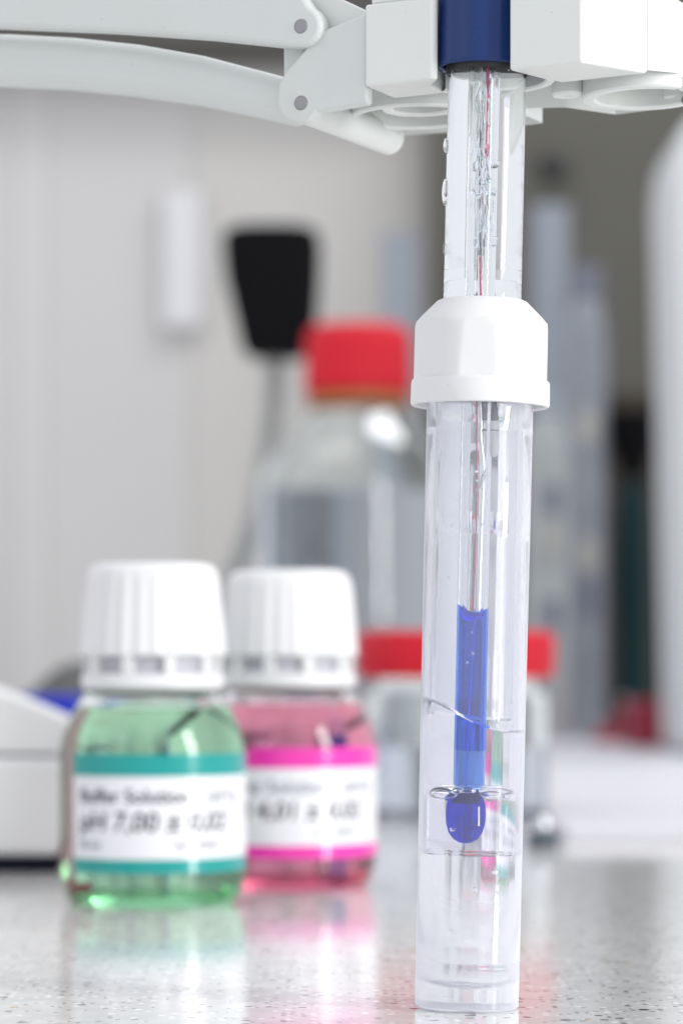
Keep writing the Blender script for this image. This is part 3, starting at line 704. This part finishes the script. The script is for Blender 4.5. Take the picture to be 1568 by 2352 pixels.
# ------------------------------------------------------------------ background glassware and clutter on the right
def bg_thing(name, u, d, label, cat, group=None):
    q = W(u, 1517, d); q.z = 0.004 if u > 1300 and d < 2000 else 0
    return empty(name, q, label, cat, group)
def hz(v, d): return 53.2 - (v - 1517) / 15 * d / 464
def cyl(u, hw_px, vtop, d, label, m):
    t = bg_thing('measuring_cylinder', u, d, label, 'cylinder', 'measuring cylinders'); r_ = PX(hw_px, d); h = hz(vtop, d)
    finish(lathe([(0, 0), (r_ * 1.9, 0), (r_ * 1.9, 5), (r_ * 1.1, 9), (r_, 14), (r_, h - 3), (r_ + 1.5, h), (r_ - 1, h), (r_ - 1.6, h - 3), (r_ - 1.6, 14), (0, 14)], 40), 'cylinder_wall', m, t)
cyl(1262, 43, 475, 1960, 'tall pale blue measuring cylinder just right of the electrode, before the grey cabinet', M['paleblue'])
cyl(917, 44, 545, 2000, 'pale blue measuring cylinder rising behind the red cap of the laboratory bottle', M['paleblue'])
t = bg_thing('reagent_bottle', 1345, 1900, 'tall grey-blue reagent bottle with a lilac cap, right of the tall cylinder', 'bottle')
r_ = PX(46, 1900)
finish(lathe([(0, 0), (r_, 0), (r_, hz(790, 1900)), (r_ * 0.75, hz(720, 1900)), (r_ * 0.6, hz(695, 1900)), (0, hz(694, 1900))], 40), 'bottle_body', M['greyblue'], t)
finish(lathe([(0, hz(693, 1900)), (r_ * 0.72, hz(693, 1900)), (r_ * 0.72, hz(628, 1900)), (0, hz(624, 1900))], 32), 'cap', M['lilac'], t)
for k, (v, du, m_) in enumerate(((1000, -10, 'beige'), (1290, 5, 'beige'), (1390, -10, 'lilac'))):
    finish(prism([(-r_ * 0.5, -r_ - 0.8), (r_ * 0.5, -r_ - 0.8), (r_ * 0.5, -r_ * 0.7), (-r_ * 0.5, -r_ * 0.7)], hz(v + 40, 1900), hz(v - 40, 1900)), 'sticker', M[m_], t, smooth=0)
t = bg_thing('reagent_bottle', 1252, 1840, 'shorter grey reagent bottle with beige sticker, just right of the storage tube', 'bottle')
r_ = PX(52, 1840)
finish(lathe([(0, 0), (r_, 0), (r_, hz(1010, 1840)), (r_ * 0.7, hz(955, 1840)), (0, hz(950, 1840))], 40), 'bottle_body', P('grey_bottle', (0.34, 0.36, 0.36), 0.4, noise=0.3, nscale=25), t)
finish(lathe([(0, hz(949, 1840)), (r_ * 0.66, hz(949, 1840)), (r_ * 0.66, hz(900, 1840)), (0, hz(897, 1840))], 32), 'cap', M['paleblue'], t)
for (v, m_) in ((1140, 'lilac'), (1230, 'beige'), (1400, 'lilac')):
    finish(prism([(-r_ * 0.2, -r_ - 0.8), (r_ * 0.6, -r_ - 0.8), (r_ * 0.6, -r_ * 0.6), (-r_ * 0.2, -r_ * 0.6)], hz(v + 45, 1840), hz(v - 25, 1840)), 'sticker', M[m_], t, smooth=0)
# brown board, green bottle with black funnel cap
a, b = W(1388, 1700, 1990) / MM, W(1700, 900, 1990) / MM
tag(finish(box(a.x, b.x, 1990, 2010, 4, b.z), 'brown_board', M['brown'], None, smooth=0, bevel=2), 'dark brown board standing behind the green bottle with the black top', 'board')
t = bg_thing('green_bottle', 1452, 1900, 'dark bottle-green bottle with black funnel top, beside the pale instrument', 'bottle')
r_ = PX(38, 1900)
finish(lathe([(0, 0), (r_, 0), (r_ * 0.9, hz(1500, 1900)), (r_ * 1.05, hz(1350, 1900)), (r_ * 0.95, hz(1220, 1900)), (r_ * 0.65, hz(1140, 1900)), (r_ * 0.5, hz(1100, 1900)), (0, hz(1099, 1900))], 40), 'bottle_body', M['bottlegreen'], t)
finish(lathe([(0, hz(1120, 1900)), (r_ * 0.5, hz(1120, 1900)), (r_ * 1.0, hz(1075, 1900)), (r_ * 1.45, hz(1040, 1900)), (r_ * 1.5, hz(960, 1900)), (0, hz(955, 1900))], 40), 'funnel_top', M['black'], t)
# red tray, pinkish box, leaning card
a, b = W(1448, 1668, 1700) / MM, W(1540, 1612, 1700) / MM
tag(finish(box(a.x, b.x + 30, 1700, 1740, 4, b.z), 'red_tray', M['pinkbox'], None, smooth=0, bevel=2), 'dull red tray at the foot of the green bottle', 'tray')
a, b = W(1362, 1700, 1800) / MM, W(1432, 1625, 1800) / MM
tag(finish(prism([(a.x, 4), (b.x, 4), (b.x - 4, b.z - 8), (a.x + 22, b.z), (a.x + 8, 12)], 1800, 1840, tf=xz), 'red_clip', M['pinkbox'], None, smooth=0, bevel=1), 'small dull red clip on the bench in front of the grey-blue reagent bottle', 'clip')
a, b = W(1415, 1700, 1750) / MM, W(1470, 1600, 1750) / MM
tag(finish(prism([(a.x + 14, 4), (b.x + 6, 4), (b.x - 8, b.z), (a.x + 2, b.z)], 1750, 1756, tf=xz), 'white_card', M['beige'], None, smooth=0, bevel=0.5), 'pale card leaning between the red clip and the red tray', 'card')
# pale instrument at the right edge
di = 1560
t = bg_thing('instrument', 1600, di, 'tall pale grey instrument with rounded shoulder at the right edge', 'instrument')
q = lambda u, v: ((W(u, v, di) - t.location) / MM).xz
pts = [q(1574, 1517 + 798 * 464 / di - 18), q(1568, 1450), q(1557, 900), q(1545, 430), q(1547, 370), q(1556, 320), q(1574, 285), q(1596, 262), q(1640, 245), q(1900, 235), q(1900, 1517 + 798 * 464 / di - 18)]
finish(prism([(x_, z_) for x_, z_ in pts], 0, 120, tf=xz), 'housing', M['instr'], t, smooth=0, bevel=8, segs=4)
